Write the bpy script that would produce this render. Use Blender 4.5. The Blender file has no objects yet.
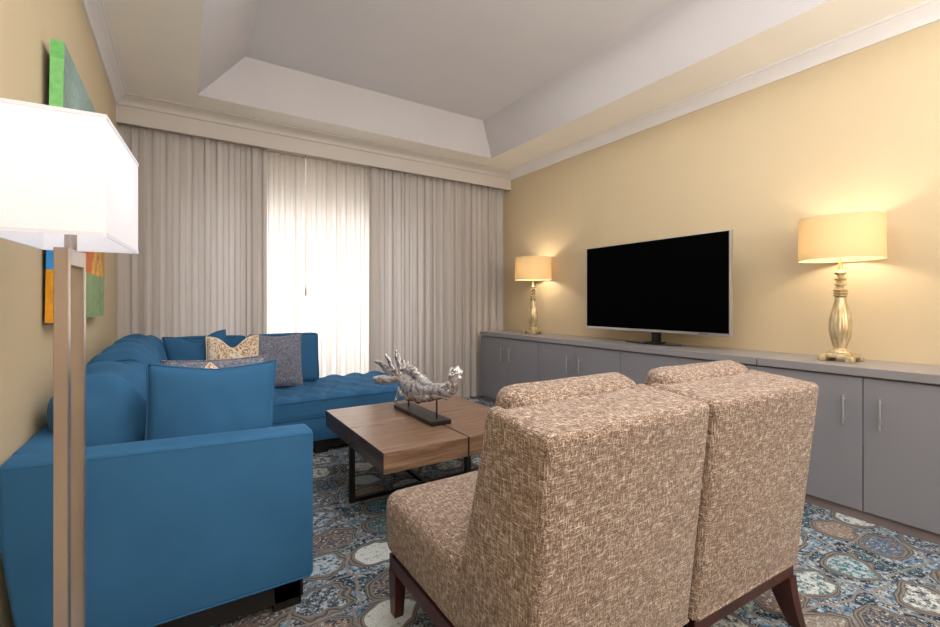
import bpy, bmesh, math, random
from math import sin, cos, pi, radians, sqrt, exp, atan2
from mathutils import Vector, Matrix, noise
random.seed(7)
SC = bpy.context.scene
COL = SC.collection

# ------------------------------------------------------------------ helpers
def lin(c):
    return tuple(((x/255.)/12.92 if x/255. <= .04045 else ((x/255.+.055)/1.055)**2.4) for x in c)+(1,)

def link(o): COL.objects.link(o); return o

def thing(name, label, cat, loc=(0,0,0), rotz=0, group=None):
    o = link(bpy.data.objects.new(name, None))
    o.empty_display_size = .1
    o.location = loc; o.rotation_euler = (0,0,rotz)
    o['label'] = label; o['category'] = cat
    if group: o['group'] = group
    return o

def tag(o, label, cat, group=None):
    o['label'] = label; o['category'] = cat
    if group: o['group'] = group
    return o

def obj(name, bm, mat, parent=None, smooth=False, loc=None, autosm=None):
    bmesh.ops.recalc_face_normals(bm, faces=bm.faces)
    me = bpy.data.meshes.new(name); bm.to_mesh(me); bm.free()
    o = link(bpy.data.objects.new(name, me))
    mats = mat if isinstance(mat, (list, tuple)) else [mat]
    for m in mats: me.materials.append(m)
    if smooth:
        for p in me.polygons: p.use_smooth = True
    if autosm:
        me.set_sharp_from_angle(angle=radians(autosm))
    if parent: o.parent = parent
    if loc: o.location = loc
    return o

def struct(name, bm, mat, smooth=False, autosm=None):
    o = obj(name, bm, mat, None, smooth, autosm=autosm); o['kind'] = 'structure'; return o

def dup(root, **kw):
    r = root.copy(); COL.objects.link(r)
    for k, v in kw.items():
        if k in ('label','group'): r[k] = v
        else: setattr(r, k, v)
    for ch in list(root.children):
        c = ch.copy(); COL.objects.link(c); c.parent = r
        for g in list(ch.children):
            d = g.copy(); COL.objects.link(d); d.parent = c
    return r

def box(bm, x0, x1, y0, y1, z0, z1, bev=0, seg=2, M=None):
    vs = [bm.verts.new((x,y,z)) for x in (x0,x1) for y in (y0,y1) for z in (z0,z1)]
    idx = [(0,1,3,2),(4,6,7,5),(0,4,5,1),(2,3,7,6),(0,2,6,4),(1,5,7,3)]
    fs = [bm.faces.new([vs[i] for i in f]) for f in idx]
    bmesh.ops.recalc_face_normals(bm, faces=fs)
    if bev:
        es = list({e for f in fs for e in f.edges})
        r = bmesh.ops.bevel(bm, geom=es, offset=bev, segments=seg, affect='EDGES', profile=.5)
        vs = list({v for v in vs if v.is_valid} | {v for f in r['faces'] for v in f.verts})
    if M is not None: bmesh.ops.transform(bm, matrix=M, verts=vs)
    return vs

def prism(bm, poly, axis, a, b):
    """extrude 2D polygon along axis ('x','y','z') between a and b"""
    def P(p, t):
        if axis == 'x': return (t, p[0], p[1])
        if axis == 'y': return (p[0], t, p[1])
        return (p[0], p[1], t)
    A = [bm.verts.new(P(p,a)) for p in poly]; B = [bm.verts.new(P(p,b)) for p in poly]
    n = len(poly); fs = [bm.faces.new(A), bm.faces.new(B[::-1])]
    for i in range(n): fs.append(bm.faces.new((A[i], B[i], B[(i+1)%n], A[(i+1)%n])))
    bmesh.ops.recalc_face_normals(bm, faces=fs)
    return fs

def tube(bm, pts, rad, n=12, cap=True, flat=None, up=Vector((0,0,1))):
    pts = [Vector(p) for p in pts]; rings = []
    rad = rad if isinstance(rad,(list,tuple)) else [rad]*len(pts)
    prev = None
    for i, p in enumerate(pts):
        t = (pts[min(i+1,len(pts)-1)] - pts[max(i-1,0)]).normalized()
        if prev is None:
            a = up if abs(t.dot(up)) < .95 else Vector((1,0,0))
            x = t.cross(a).normalized()
        else:
            x = (prev - t*prev.dot(t)).normalized()
        prev = x; y = t.cross(x).normalized()
        r = rad[i]; f = flat[i] if flat else 1
        rings.append([bm.verts.new(p + x*cos(2*pi*k/n)*r + y*sin(2*pi*k/n)*r*f) for k in range(n)])
    for a, b in zip(rings, rings[1:]):
        for k in range(n): bm.faces.new((a[k], a[(k+1)%n], b[(k+1)%n], b[k]))
    if cap: bm.faces.new(rings[0][::-1]); bm.faces.new(rings[-1])

def lathe(bm, prof, n=32, flute=None, cx=0, cy=0):
    rings = []
    for r, z in prof:
        ring = []
        for k in range(n):
            a = 2*pi*k/n; rr = r*(1+(flute(z)*abs(sin(a*n/8)) if flute else 0))
            ring.append(bm.verts.new((cx+rr*cos(a), cy+rr*sin(a), z)))
        rings.append(ring)
    for a, b in zip(rings, rings[1:]):
        for k in range(n): bm.faces.new((a[k], a[(k+1)%n], b[(k+1)%n], b[k]))
    bm.faces.new(rings[0][::-1]); bm.faces.new(rings[-1])

def grid_cube(bm, nx, ny, nz):
    """surface of [-1,1]^3 subdivided"""
    V = {}
    def v(i,j,k):
        key=(i,j,k)
        if key not in V: V[key]=bm.verts.new((2*i/nx-1, 2*j/ny-1, 2*k/nz-1))
        return V[key]
    for i in range(nx):
        for j in range(ny):
            for k in (0,nz): bm.faces.new((v(i,j,k),v(i+1,j,k),v(i+1,j+1,k),v(i,j+1,k)))
    for i in range(nx):
        for k in range(nz):
            for j in (0,ny): bm.faces.new((v(i,j,k),v(i+1,j,k),v(i+1,j,k+1),v(i,j,k+1)))
    for j in range(ny):
        for k in range(nz):
            for i in (0,nx): bm.faces.new((v(i,j,k),v(i,j+1,k),v(i,j+1,k+1),v(i,j,k+1)))

def soft_box(w, d, h, r=.05, bulge=(.0,.0,.0), seg=.03, wr=0, ws=6, seed=0, fn=None):
    """rounded, bulged cushion centred at the origin; wr = wrinkle amplitude"""
    bm = bmesh.new()
    n = [max(4,int(q/seg)) for q in (w,d,h)]
    grid_cube(bm, *n)
    hx,hy,hz = w/2,d/2,h/2
    for vt in bm.verts:
        a,b,c = vt.co
        # concentrate samples near the edges
        q = Vector((a*hx,b*hy,c*hz))
        inner = Vector((max(-hx+r,min(hx-r,q.x)), max(-hy+r,min(hy-r,q.y)), max(-hz+r,min(hz-r,q.z))))
        dlt = q-inner
        if dlt.length > 1e-6: q = inner + dlt.normalized()*r*min(1, dlt.length/r) if max(abs(dlt.x),abs(dlt.y),abs(dlt.z))<r-1e-6 else inner + dlt.normalized()*r
        q.x += math.copysign(bulge[0]*(1-b*b)*(1-c*c)*abs(a), a)
        q.y += math.copysign(bulge[1]*(1-a*a)*(1-c*c)*abs(b), b)
        q.z += math.copysign(bulge[2]*(1-a*a)*(1-b*b)*abs(c), c)
        if wr:
            nv = noise.noise(Vector((q.x*ws+seed, q.y*ws, q.z*ws)))+.5*noise.noise(Vector((q.x*ws*2.2+seed, q.y*ws*2.2, q.z*ws*2.2)))
            q += q.normalized()*wr*nv
        if fn: q = fn(q, a, b, c)
        vt.co = q
    return bm

# ------------------------------------------------------------------ materials
def newmat(name):
    m = bpy.data.materials.new(name); m.use_nodes = True
    nt = m.node_tree; b = nt.nodes['Principled BSDF']
    return m, nt, b
def N(nt, t, **kw):
    n = nt.nodes.new(t)
    for k, v in kw.items():
        if k in n.inputs.keys() if isinstance(k,str) else False: n.inputs[k].default_value = v
        else: setattr(n, k, v)
    return n
def coords(nt, kind='Object', scale=(1,1,1), rot=(0,0,0)):
    tc = nt.nodes.new('ShaderNodeTexCoord'); mp = nt.nodes.new('ShaderNodeMapping')
    mp.inputs['Scale'].default_value = scale; mp.inputs['Rotation'].default_value = rot
    nt.links.new(tc.outputs[kind], mp.inputs['Vector']); return mp.outputs['Vector']
def noise_n(nt, vec, scale, detail=3, rough=.5):
    n = nt.nodes.new('ShaderNodeTexNoise'); n.inputs['Scale'].default_value = scale
    n.inputs['Detail'].default_value = detail; n.inputs['Roughness'].default_value = rough
    nt.links.new(vec, n.inputs['Vector']); return n
def ramp(nt, fac, stops, interp='LINEAR'):
    r = nt.nodes.new('ShaderNodeValToRGB'); r.color_ramp.interpolation = interp
    els = r.color_ramp.elements
    while len(els) < len(stops): els.new(.5)
    for e, (p, c) in zip(els, stops): e.position = p; e.color = c
    nt.links.new(fac, r.inputs['Fac']); return r.outputs['Color']
def mix(nt, fac, a, b, mode='MIX'):
    m = nt.nodes.new('ShaderNodeMix'); m.data_type = 'RGBA'; m.blend_type = mode
    for s, val in ((m.inputs[0],fac),(m.inputs[6],a),(m.inputs[7],b)):
        if hasattr(val,'is_output'): nt.links.new(val, s)
        else: s.default_value = val
    return m.outputs[2]
def math_n(nt, op, a, b=None, c=None):
    m = nt.nodes.new('ShaderNodeMath'); m.operation = op
    for i, v in enumerate((a,b,c)):
        if v is None: continue
        if hasattr(v,'is_output'): nt.links.new(v, m.inputs[i])
        else: m.inputs[i].default_value = v
    return m.outputs[0]
def bump(nt, b, h, strength=.3, dist=.01):
    n = nt.nodes.new('ShaderNodeBump'); n.inputs['Strength'].default_value = strength; n.inputs['Distance'].default_value = dist
    nt.links.new(h, n.inputs['Height']); nt.links.new(n.outputs['Normal'], b.inputs['Normal'])

def paint(name, rgb, rough=.6, var=.03, metal=0, bumpy=0):
    m, nt, b = newmat(name)
    v = coords(nt); n = noise_n(nt, v, 3, 4)
    c = lin(rgb); c2 = tuple(x*(1-var*2) for x in c[:3])+(1,); c1 = tuple(min(1,x*(1+var)) for x in c[:3])+(1,)
    nt.links.new(ramp(nt, n.outputs['Fac'], [(.3,c2),(.7,c1)]), b.inputs['Base Color'])
    b.inputs['Roughness'].default_value = rough; b.inputs['Metallic'].default_value = metal
    if bumpy:
        n2 = noise_n(nt, v, 350, 2); bump(nt, b, n2.outputs['Fac'], bumpy, .002)
    return m

M_wall = paint('yellow beige wall paint', (205,188,156), .85, .01, bumpy=.15)
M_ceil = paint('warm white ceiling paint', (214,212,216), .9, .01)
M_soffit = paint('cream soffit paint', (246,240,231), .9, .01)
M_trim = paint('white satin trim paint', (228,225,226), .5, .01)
M_val = paint('shaded greige valance paint', (194,187,181), .6, .01)  # darker than the trim: shade on the upright valance put into its colour
M_slope = paint('shaded tray slope paint', (204,201,204), .9, .01)  # slopes toned down from the ceiling white, their shade is in the colour
M_base = paint('greyed brown plinth', (126,114,114), .6, .02)
M_cab = paint('grey cabinet lacquer', (130,130,138), .42, .01)
M_counter = paint('grey counter lacquer', (140,138,142), .3, .02)
M_dark = paint('painted gap shade', (18,17,17), .8)
M_black = paint('black satin metal', (22,20,20), .35, .05)
M_steel = paint('brushed steel handle', (188,187,187), .35, .02, metal=.7)
M_legwood = paint('dark legs wood', (22,18,16), .5, .05)

def fabric(name, rgb, sheen=.4, rough=.85, sc=500, bs=.25, var=.12):
    m, nt, b = newmat(name)
    v = coords(nt); n = noise_n(nt, v, sc, 2); n2 = noise_n(nt, v, 5, 4)
    c = lin(rgb)
    f = math_n(nt, 'ADD', math_n(nt,'MULTIPLY',n.outputs['Fac'],.4), math_n(nt,'MULTIPLY',n2.outputs['Fac'],.6))
    nt.links.new(ramp(nt, f, [(.3,tuple(x*(1-var) for x in c[:3])+(1,)),(.7,tuple(min(1,x*(1+var)) for x in c[:3])+(1,))]), b.inputs['Base Color'])
    b.inputs['Roughness'].default_value = rough
    b.inputs['Sheen Weight'].default_value = sheen; b.inputs['Sheen Roughness'].default_value = .4
    b.inputs['Sheen Tint'].default_value = tuple(min(1,x*2.5+.05) for x in c[:3])+(1,)
    b.inputs['Specular IOR Level'].default_value = .2
    bump(nt, b, n.outputs['Fac'], bs, .002)
    return m
M_blue = fabric('blue velvet', (50,100,142), sheen=.32)
M_blue2 = fabric('blue pillow velvet', (47,96,138), sheen=.35)

def tweed(name, cols, k=1.0, bs=.6):
    m, nt, b = newmat(name)
    outs = []
    for s in ((45,430,430),(430,45,430),(430,430,45)):
        v = coords(nt, scale=tuple(q*k for q in s)); outs.append(noise_n(nt, v, 1.0, 1, .5).outputs['Fac'])
    mx = math_n(nt,'MAXIMUM', math_n(nt,'MAXIMUM', outs[0], outs[1]), outs[2])
    av = math_n(nt,'MULTIPLY', math_n(nt,'ADD', math_n(nt,'ADD', outs[0], outs[1]), outs[2]), .3333)
    f = math_n(nt,'ADD', math_n(nt,'MULTIPLY',mx,.6), math_n(nt,'MULTIPLY',av,.4))
    c = ramp(nt, f, cols)
    v2 = coords(nt); n3 = noise_n(nt, v2, 90*k, 3, .7)
    c = mix(nt, math_n(nt,'MULTIPLY', ramp(nt, n3.outputs['Fac'], [(.5,(0,0,0,1)),(.62,(1,1,1,1))]), .55), c, cols[0][1])
    nt.links.new(c, b.inputs['Base Color'])
    b.inputs['Roughness'].default_value = .95; b.inputs['Specular IOR Level'].default_value = .1
    b.inputs['Sheen Weight'].default_value = .15
    bump(nt, b, f, bs, .006)
    return m
M_tweed = tweed('beige brown tweed', [(.45,lin((96,77,69))),(.53,lin((142,122,109))),(.60,lin((170,151,136))),(.70,lin((226,213,200)))], .80)
M_greyweave = tweed('grey woven fabric', [(.42,lin((70,78,100))),(.52,lin((108,114,134))),(.60,lin((138,140,154))),(.68,lin((176,176,184)))], .8, .3)

def wood(name, c0, c1, scale=(1,14,14), rough=.35, k=3):
    m, nt, b = newmat(name)
    v = coords(nt, scale=scale)
    n = noise_n(nt, v, k, 8, .6); n.inputs['Distortion'].default_value = .8
    n2 = noise_n(nt, v, k*9, 3)
    f = math_n(nt,'ADD', math_n(nt,'MULTIPLY',n.outputs['Fac'],.8), math_n(nt,'MULTIPLY',n2.outputs['Fac'],.2))
    nt.links.new(ramp(nt, f, [(.32,lin(c0)),(.55,lin(tuple((a+d)/2 for a,d in zip(c0,c1)))),(.72,lin(c1))]), b.inputs['Base Color'])
    b.inputs['Roughness'].default_value = rough
    bump(nt, b, f, .12, .002)
    return m
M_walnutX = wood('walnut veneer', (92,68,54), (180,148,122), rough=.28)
M_walnutD = wood('shaded side walnut', (62,50,44), (134,112,98), scale=(8,2,8))  # darker walnut copy, paints the shade on the left block faces
M_cherry = wood('reddish dark wood', (44,18,16), (92,42,36), scale=(6,6,2), rough=.3)

m, nt, b = newmat('black iron'); b.inputs['Base Color'].default_value = lin((40,34,32)); b.inputs['Metallic'].default_value=.5; b.inputs['Roughness'].default_value=.45
nn = noise_n(nt, coords(nt), 120, 2); bump(nt, b, nn.outputs['Fac'], .1, .002); M_iron = m

m, nt, b = newmat('silver leaf'); b.inputs['Metallic'].default_value = .8
v = coords(nt); n1 = noise_n(nt, v, 26, 5, .6)
nt.links.new(ramp(nt, n1.outputs['Fac'], [(.36,lin((140,136,138))),(.46,lin((235,233,236))),(.7,lin((255,255,255)))]), b.inputs['Base Color'])
b.inputs['Roughness'].default_value = .22; bump(nt, b, n1.outputs['Fac'], .7, .03); M_silver = m

m, nt, b = newmat('champagne gold leaf'); b.inputs['Metallic'].default_value = .6
v = coords(nt, scale=(1,1,.25)); n1 = noise_n(nt, v, 60, 4)
nt.links.new(ramp(nt, n1.outputs['Fac'], [(.3,lin((176,152,110))),(.6,lin((222,206,168))),(.8,lin((244,234,208)))]), b.inputs['Base Color'])
b.inputs['Roughness'].default_value = .32; bump(nt, b, n1.outputs['Fac'], .15, .004); M_gold = m

m, nt, b = newmat('brushed nickel lamp metal'); b.inputs['Metallic'].default_value = .75
v = coords(nt, scale=(3,3,1)); n1 = noise_n(nt, v, 3, 2)
nt.links.new(ramp(nt, n1.outputs['Fac'], [(.3,lin((168,153,144))),(.7,lin((190,177,168)))]), b.inputs['Base Color'])
b.inputs['Roughness'].default_value = .27; M_nickel = m

def shade_mat(name, rgb, tr=.5, em=0, emc=None):
    m, nt, b = newmat(name)
    out = nt.nodes['Material Output']
    v = coords(nt, scale=(300,300,300)); n = noise_n(nt, v, 1, 2)
    col = ramp(nt, n.outputs['Fac'], [(.3,tuple(x*.93 for x in lin(rgb)[:3])+(1,)),(.7,lin(rgb))])
    nt.links.new(col, b.inputs['Base Color']); b.inputs['Roughness'].default_value = .9; b.inputs['Specular IOR Level'].default_value = .1
    if em: 
        b.inputs['Emission Color'].default_value = emc or lin(rgb); b.inputs['Emission Strength'].default_value = em
    t = nt.nodes.new('ShaderNodeBsdfTranslucent'); nt.links.new(col, t.inputs['Color'])
    ms = nt.nodes.new('ShaderNodeMixShader'); ms.inputs[0].default_value = tr
    nt.links.new(b.outputs[0], ms.inputs[1]); nt.links.new(t.outputs[0], ms.inputs[2])
    nt.links.new(ms.outputs[0], out.inputs['Surface'])
    return m
M_shade_w = shade_mat('white linen lamp shade', (240,240,244), .35, .24)
M_shade_c = shade_mat('cream linen lamp shade', (234,216,178), .38)

def sheer_mat(name, rgb, tr, tp):
    m, nt, b = newmat(name)
    out = nt.nodes['Material Output']
    v = coords(nt, scale=(1,1,.02)); n = noise_n(nt, v, 60, 4, .7)
    c = lin(rgb)
    col = ramp(nt, n.outputs['Fac'], [(.3,tuple(x*.86 for x in c[:3])+(1,)),(.7,c)])
    nt.links.new(col, b.inputs['Base Color']); b.inputs['Roughness'].default_value = .9; b.inputs['Specular IOR Level'].default_value = .05
    t = nt.nodes.new('ShaderNodeBsdfTranslucent'); nt.links.new(col, t.inputs['Color'])
    ms = nt.nodes.new('ShaderNodeMixShader'); ms.inputs[0].default_value = tr
    nt.links.new(b.outputs[0], ms.inputs[1]); nt.links.new(t.outputs[0], ms.inputs[2])
    tpn = nt.nodes.new('ShaderNodeBsdfTransparent')
    ms2 = nt.nodes.new('ShaderNodeMixShader'); ms2.inputs[0].default_value = tp
    nt.links.new(ms.outputs[0], ms2.inputs[1]); nt.links.new(tpn.outputs[0], ms2.inputs[2])
    nt.links.new(ms2.outputs[0], out.inputs['Surface'])
    return m
M_drape = sheer_mat('greige drape fabric', (206,199,195), .19, .02)
M_sheer = sheer_mat('white sheer voile', (240,234,228), .55, .05)

# screen
m, nt, b = newmat('television glass'); 
nn = noise_n(nt, coords(nt), 4, 2); nt.links.new(ramp(nt, nn.outputs['Fac'], [(0,(.0004,.0004,.0005,1)),(1,(.0009,.0009,.001,1))]), b.inputs['Base Color'])
b.inputs['Roughness'].default_value = .6; b.inputs['Specular IOR Level'].default_value = .02; M_screen = m

# cream patterned pillow
m, nt, b = newmat('cream scroll damask')
v = coords(nt); n1 = noise_n(nt, v, 15, 1, .4); n1.inputs['Distortion'].default_value = 3.2
f = math_n(nt,'ABSOLUTE', math_n(nt,'SUBTRACT', n1.outputs['Fac'], .5))
nt.links.new(ramp(nt, f, [(.02,lin((160,116,76))),(.045,lin((200,168,128))),(.075,lin((230,220,204)))]), b.inputs['Base Color'])
b.inputs['Roughness'].default_value = .8; M_damask = m
M_cream = fabric('cream piping fabric', (232,222,200), .1)

# carpet ------------------------------------------------------------
m, nt, b = newmat('patterned blue grey carpet')
tc = nt.nodes.new('ShaderNodeTexCoord')
mp = nt.nodes.new('ShaderNodeMapping'); mp.inputs['Scale'].default_value = (3.6,4.4,1); mp.inputs['Rotation'].default_value=(0,0,radians(12))
nt.links.new(tc.outputs['Object'], mp.inputs['Vector'])
dn = noise_n(nt, mp.outputs[0], 1.6, 2)
sub = nt.nodes.new('ShaderNodeVectorMath'); sub.operation='MULTIPLY_ADD'
nt.links.new(dn.outputs['Color'], sub.inputs[0]); sub.inputs[1].default_value=(.35,.35,0); nt.links.new(mp.outputs[0], sub.inputs[2])
def voro(feat, vec, scale, rnd):
    n = nt.nodes.new('ShaderNodeTexVoronoi'); n.voronoi_dimensions='2D'; n.feature=feat
    n.inputs['Scale'].default_value=scale; n.inputs['Randomness'].default_value=rnd; nt.links.new(vec, n.inputs['Vector']); return n
ve = voro('DISTANCE_TO_EDGE', sub.outputs[0], 1, .35); vc = voro('F1', sub.outputs[0], 1, .35)
sep = nt.nodes.new('ShaderNodeSeparateColor'); nt.links.new(vc.outputs['Color'], sep.inputs[0])
W=lin((196,202,202)); WB=lin((164,182,192)); NV=lin((26,44,70)); BL=lin((60,104,138)); TE=lin((58,102,114)); TA=lin((140,124,112)); BR=lin((116,98,90)); GR=lin((104,100,98)); GD=lin((66,64,66)); GL=lin((136,131,126)); CH=lin((62,72,86))
v1 = coords(nt, scale=(1,1,1)); na = noise_n(nt, v1, 34, 5, .8); nb = noise_n(nt, v1, 70, 3, .7); nl = noise_n(nt, v1, 6, 2, .5)
base = ramp(nt, sep.outputs[0], [(0,W),(.34,WB),(.48,TA),(.62,W),(.78,TE),(.88,BR)], 'CONSTANT')
spot = ramp(nt, sep.outputs[1], [(0,CH),(.35,TE),(.6,NV),(.75,GL),(.9,BL)], 'CONSTANT')
thr = math_n(nt,'ADD', na.outputs['Fac'], math_n(nt,'MULTIPLY', math_n(nt,'SUBTRACT', sep.outputs[2], .5), .16))
inner = mix(nt, ramp(nt, thr, [(.47,(0,0,0,1)),(.56,(1,1,1,1))]), base, spot)
inner = mix(nt, ramp(nt, nb.outputs['Fac'], [(.54,(0,0,0,1)),(.62,(.7,.7,.7,1))]), inner, W)
oc = ramp(nt, nl.outputs['Fac'], [(.3,W),(.42,BL),(.5,WB),(.56,NV),(.66,TE)], 'LINEAR')
outer = mix(nt, ramp(nt, na.outputs['Fac'], [(.46,(0,0,0,1)),(.54,(1,1,1,1))]), oc, ramp(nt, nb.outputs['Fac'], [(.42,NV),(.5,CH),(.61,W)]))
# scalloped medallion radius
dsc = math_n(nt,'ADD', vc.outputs['Distance'], math_n(nt,'MULTIPLY', math_n(nt,'SUBTRACT', noise_n(nt, mp.outputs[0], 3.2, 1).outputs['Fac'], .5), .20))
rings = ramp(nt, dsc, [(.33,GD),(.345,GL),(.37,GR),(.385,GD),(.40,GL),(.42,GR),(.435,GD)], 'LINEAR')
cc = mix(nt, ramp(nt, dsc, [(.325,(0,0,0,1)),(.335,(1,1,1,1))]), inner, rings)
cc = mix(nt, ramp(nt, dsc, [(.435,(0,0,0,1)),(.445,(1,1,1,1))]), cc, outer)
cc = mix(nt, ramp(nt, ve.outputs['Distance'], [(.0,(.9,.9,.9,1)),(.018,(.8,.8,.8,1)),(.03,(0,0,0,1))]), cc, GL)
# second voronoi: dark quatrefoil accents
nf = noise_n(nt, v1, 260, 2, .6)
cc = mix(nt, .6, cc, mix(nt, 1.0, cc, ramp(nt, nf.outputs['Fac'], [(.3,(.45,.45,.45,1)),(.7,(1.5,1.5,1.5,1))]), 'MULTIPLY'))
nt.links.new(cc, b.inputs['Base Color']); b.inputs['Roughness'].default_value=.97; b.inputs['Specular IOR Level'].default_value=.08
bump(nt, b, nf.outputs['Fac'], .5, .004)
M_carpet = m

# ------------------------------------------------------------------ room shell
XL, XR, YN, YF = -.433, 3.45, -2.2, 4.95
ZS, ZT = 2.78, 3.10
bm = bmesh.new(); box(bm, XL-.1, XR+.1, YN-.1, YF+.1, -.1, 0); struct('floor', bm, M_carpet)
bm = bmesh.new(); box(bm, XL-.1, XL, YN-.1, YF+.1, 0, 3.2); struct('wall_left', bm, M_wall)
bm = bmesh.new(); box(bm, XR, XR+.1, YN-.1, YF+.1, 0, 3.2); struct('wall_right', bm, M_wall)
bm = bmesh.new(); box(bm, XL, XR, YN-.1, YN, 0, 3.2); struct('wall_front', bm, M_wall)
# window wall with an opening
WX0, WX1, WZ0, WZ1 = -.05, 2.35, .30, 2.10
bm = bmesh.new()
box(bm, XL, WX0, YF, YF+.1, 0, 3.2); box(bm, WX1, XR, YF, YF+.1, 0, 3.2)
box(bm, WX0, WX1, YF, YF+.1, 0, WZ0); box(bm, WX0, WX1, YF, YF+.1, WZ1, 3.2)
struct('wall_back', bm, M_wall)
# window: frame + glass
bm = bmesh.new()
for x in (WX0, (WX0+WX1)/2-.025, WX1-.05): box(bm, x, x+.05, YF+.02, YF+.07, WZ0, WZ1)
for z in (WZ0, WZ1-.05): box(bm, WX0, WX1, YF+.02, YF+.07, z, z+.05)
wf = struct('window_1', bm, M_trim)
gm = bpy.data.materials.new('window glass'); gm.use_nodes = True; gnt = gm.node_tree; gnt.nodes.clear()
go = gnt.nodes.new('ShaderNodeOutputMaterial'); gt = gnt.nodes.new('ShaderNodeBsdfTransparent'); gg = gnt.nodes.new('ShaderNodeBsdfGlossy')
gg.inputs['Roughness'].default_value=.02; gx = gnt.nodes.new('ShaderNodeMixShader'); gx.inputs[0].default_value=.06
gnt.links.new(gt.outputs[0],gx.inputs[1]); gnt.links.new(gg.outputs[0],gx.inputs[2]); gnt.links.new(gx.outputs[0],go.inputs['Surface'])
bm = bmesh.new(); box(bm, WX0+.05, WX1-.05, YF+.04, YF+.046, WZ0+.05, WZ1-.05); obj('glass', bm, gm, wf)

# tray ceiling
OX0, OX1, OY0, OY1 = .10, 2.93, -1.6, 4.09
IX0, IX1, IY0, IY1 = .42, 2.70, -1.35, 3.93
bm = bmesh.new()
def ring(x0,x1,y0,y1,z): return [bm.verts.new(p) for p in ((x0,y0,z),(x1,y0,z),(x1,y1,z),(x0,y1,z))]
A = ring(XL,XR,YN,YF,ZS); B = ring(OX0,OX1,OY0,OY1,ZS); Cc = ring(IX0,IX1,IY0,IY1,ZT); D = ring(XL-.1,XR+.1,YN-.1,YF+.1,3.22); E0 = ring(XL-.1,XR+.1,YN-.1,YF+.1,ZS)
for k in range(4):
    j=(k+1)%4
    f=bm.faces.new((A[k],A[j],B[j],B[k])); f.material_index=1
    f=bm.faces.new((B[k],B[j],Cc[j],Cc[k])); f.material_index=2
bm.faces.new(Cc)
me = None
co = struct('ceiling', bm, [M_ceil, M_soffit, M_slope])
bm = bmesh.new(); box(bm, XL-.1, XR+.1, YN-.1, YF+.1, 3.2, 3.26); struct('ceiling_slab', bm, M_ceil)

# crown mouldings : profile (out from wall, z)
def crown_prof(w=.075, h=.095):
    P = [(0,-h),(.012,-h),(.014,-h+.012)]
    for i in range(7):
        t=i/6.; P.append((.014+(w-.032)*(t**1.5), -h+.018+(h-.042)*(t**.75)))
    P += [(w-.014,-.018),(w,-.014),(w,0),(0,0)]
    return P
pr = crown_prof()
bm = bmesh.new(); prism(bm, [(XR-a, ZS+z) for a,z in pr], 'y', YN, 4.40); struct('trim_1', bm, M_trim)
bm = bmesh.new(); prism(bm, [(XL+a, ZS+z) for a,z in pr], 'y', YN, 4.40); struct('trim_2', bm, M_trim)
# valance box and its crown
bm = bmesh.new(); box(bm, XL, XR, 4.40, 4.425, 2.56, ZS); box(bm, XL, XR, 4.425, YF, 2.70, 2.72); struct('trim_3', bm, M_val)
bm = bmesh.new(); prism(bm, [(4.40-a, ZS+z) for a,z in crown_prof(.065,.085)], 'x', XL, XR); struct('trim_4', bm, M_val)
bm = bmesh.new(); box(bm, XR-.014, XR, YN, .33, 0, .12, .004); struct('baseboard_right', bm, M_trim)
bm = bmesh.new(); box(bm, XL, XL+.012, YN, 4.5, 0, .12, .004); struct('baseboard_left', bm, M_trim)

# ------------------------------------------------------------------ curtains
def curtain(name, x0, x1, y, amp, period, mat, seed, z0=.015, z1=2.60, label='', group=None):
    bm = bmesh.new(); nx = int((x1-x0)/period*12); nz = 26
    rnd = random.Random(seed); ph = [rnd.uniform(0,6.28) for _ in range(6)]
    rows = []
    for k in range(nz+1):
        t = k/nz; z = z0+(z1-z0)*t; row = []
        for i in range(nx+1):
            s = i/nx; x = x0+(x1-x0)*s
            q = (x-x0)/period*2*pi
            w = 1.0*sin(q + .9*sin(q*.23+ph[0]) + .25*sin(t*3+ph[1]+s*9)) + .35*sin(q*.47+ph[2]+t*1.2)*(1-t*.6) + .25*sin(q*2.1+ph[3])
            a = amp*(.55+.45*(1-t)) 
            row.append(bm.verts.new((x + .012*sin(q*2+ph[4]), y + a*w*.62, z)))
        rows.append(row)
    for a, b in zip(rows, rows[1:]):
        for i in range(nx): bm.faces.new((a[i],a[i+1],b[i+1],b[i]))
    o = obj(name, bm, mat, None, True)
    tag(o, label, 'curtain', group); return o
curtain('sheer_curtain', .50, 1.82, 4.635, .04, .10, M_sheer, 3, label='bright white sheer voile curtain glowing over the window, between the two grey drapes')
curtain('drape', -.425, .66, 4.535, .05, .093, M_drape, 5, label='long greige pleated drape left of the sheer, behind the corner of the blue sofa')
curtain('drape', 1.66, 3.425, 4.535, .05, .098, M_drape, 8, label='wide greige pleated drape right of the sheer, reaching the grey cabinets')
bm = bmesh.new(); box(bm, 1.00, 1.008, 4.475, 4.483, 1.30, 2.58); tube(bm, [(1.004,4.479,1.30),(1.004,4.479,1.22)], [.006,.008], 8)
tag(obj('curtain_wand', bm, M_nickel), 'thin draw wand hanging in front of the bright sheer curtain', 'curtain wand')

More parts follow.
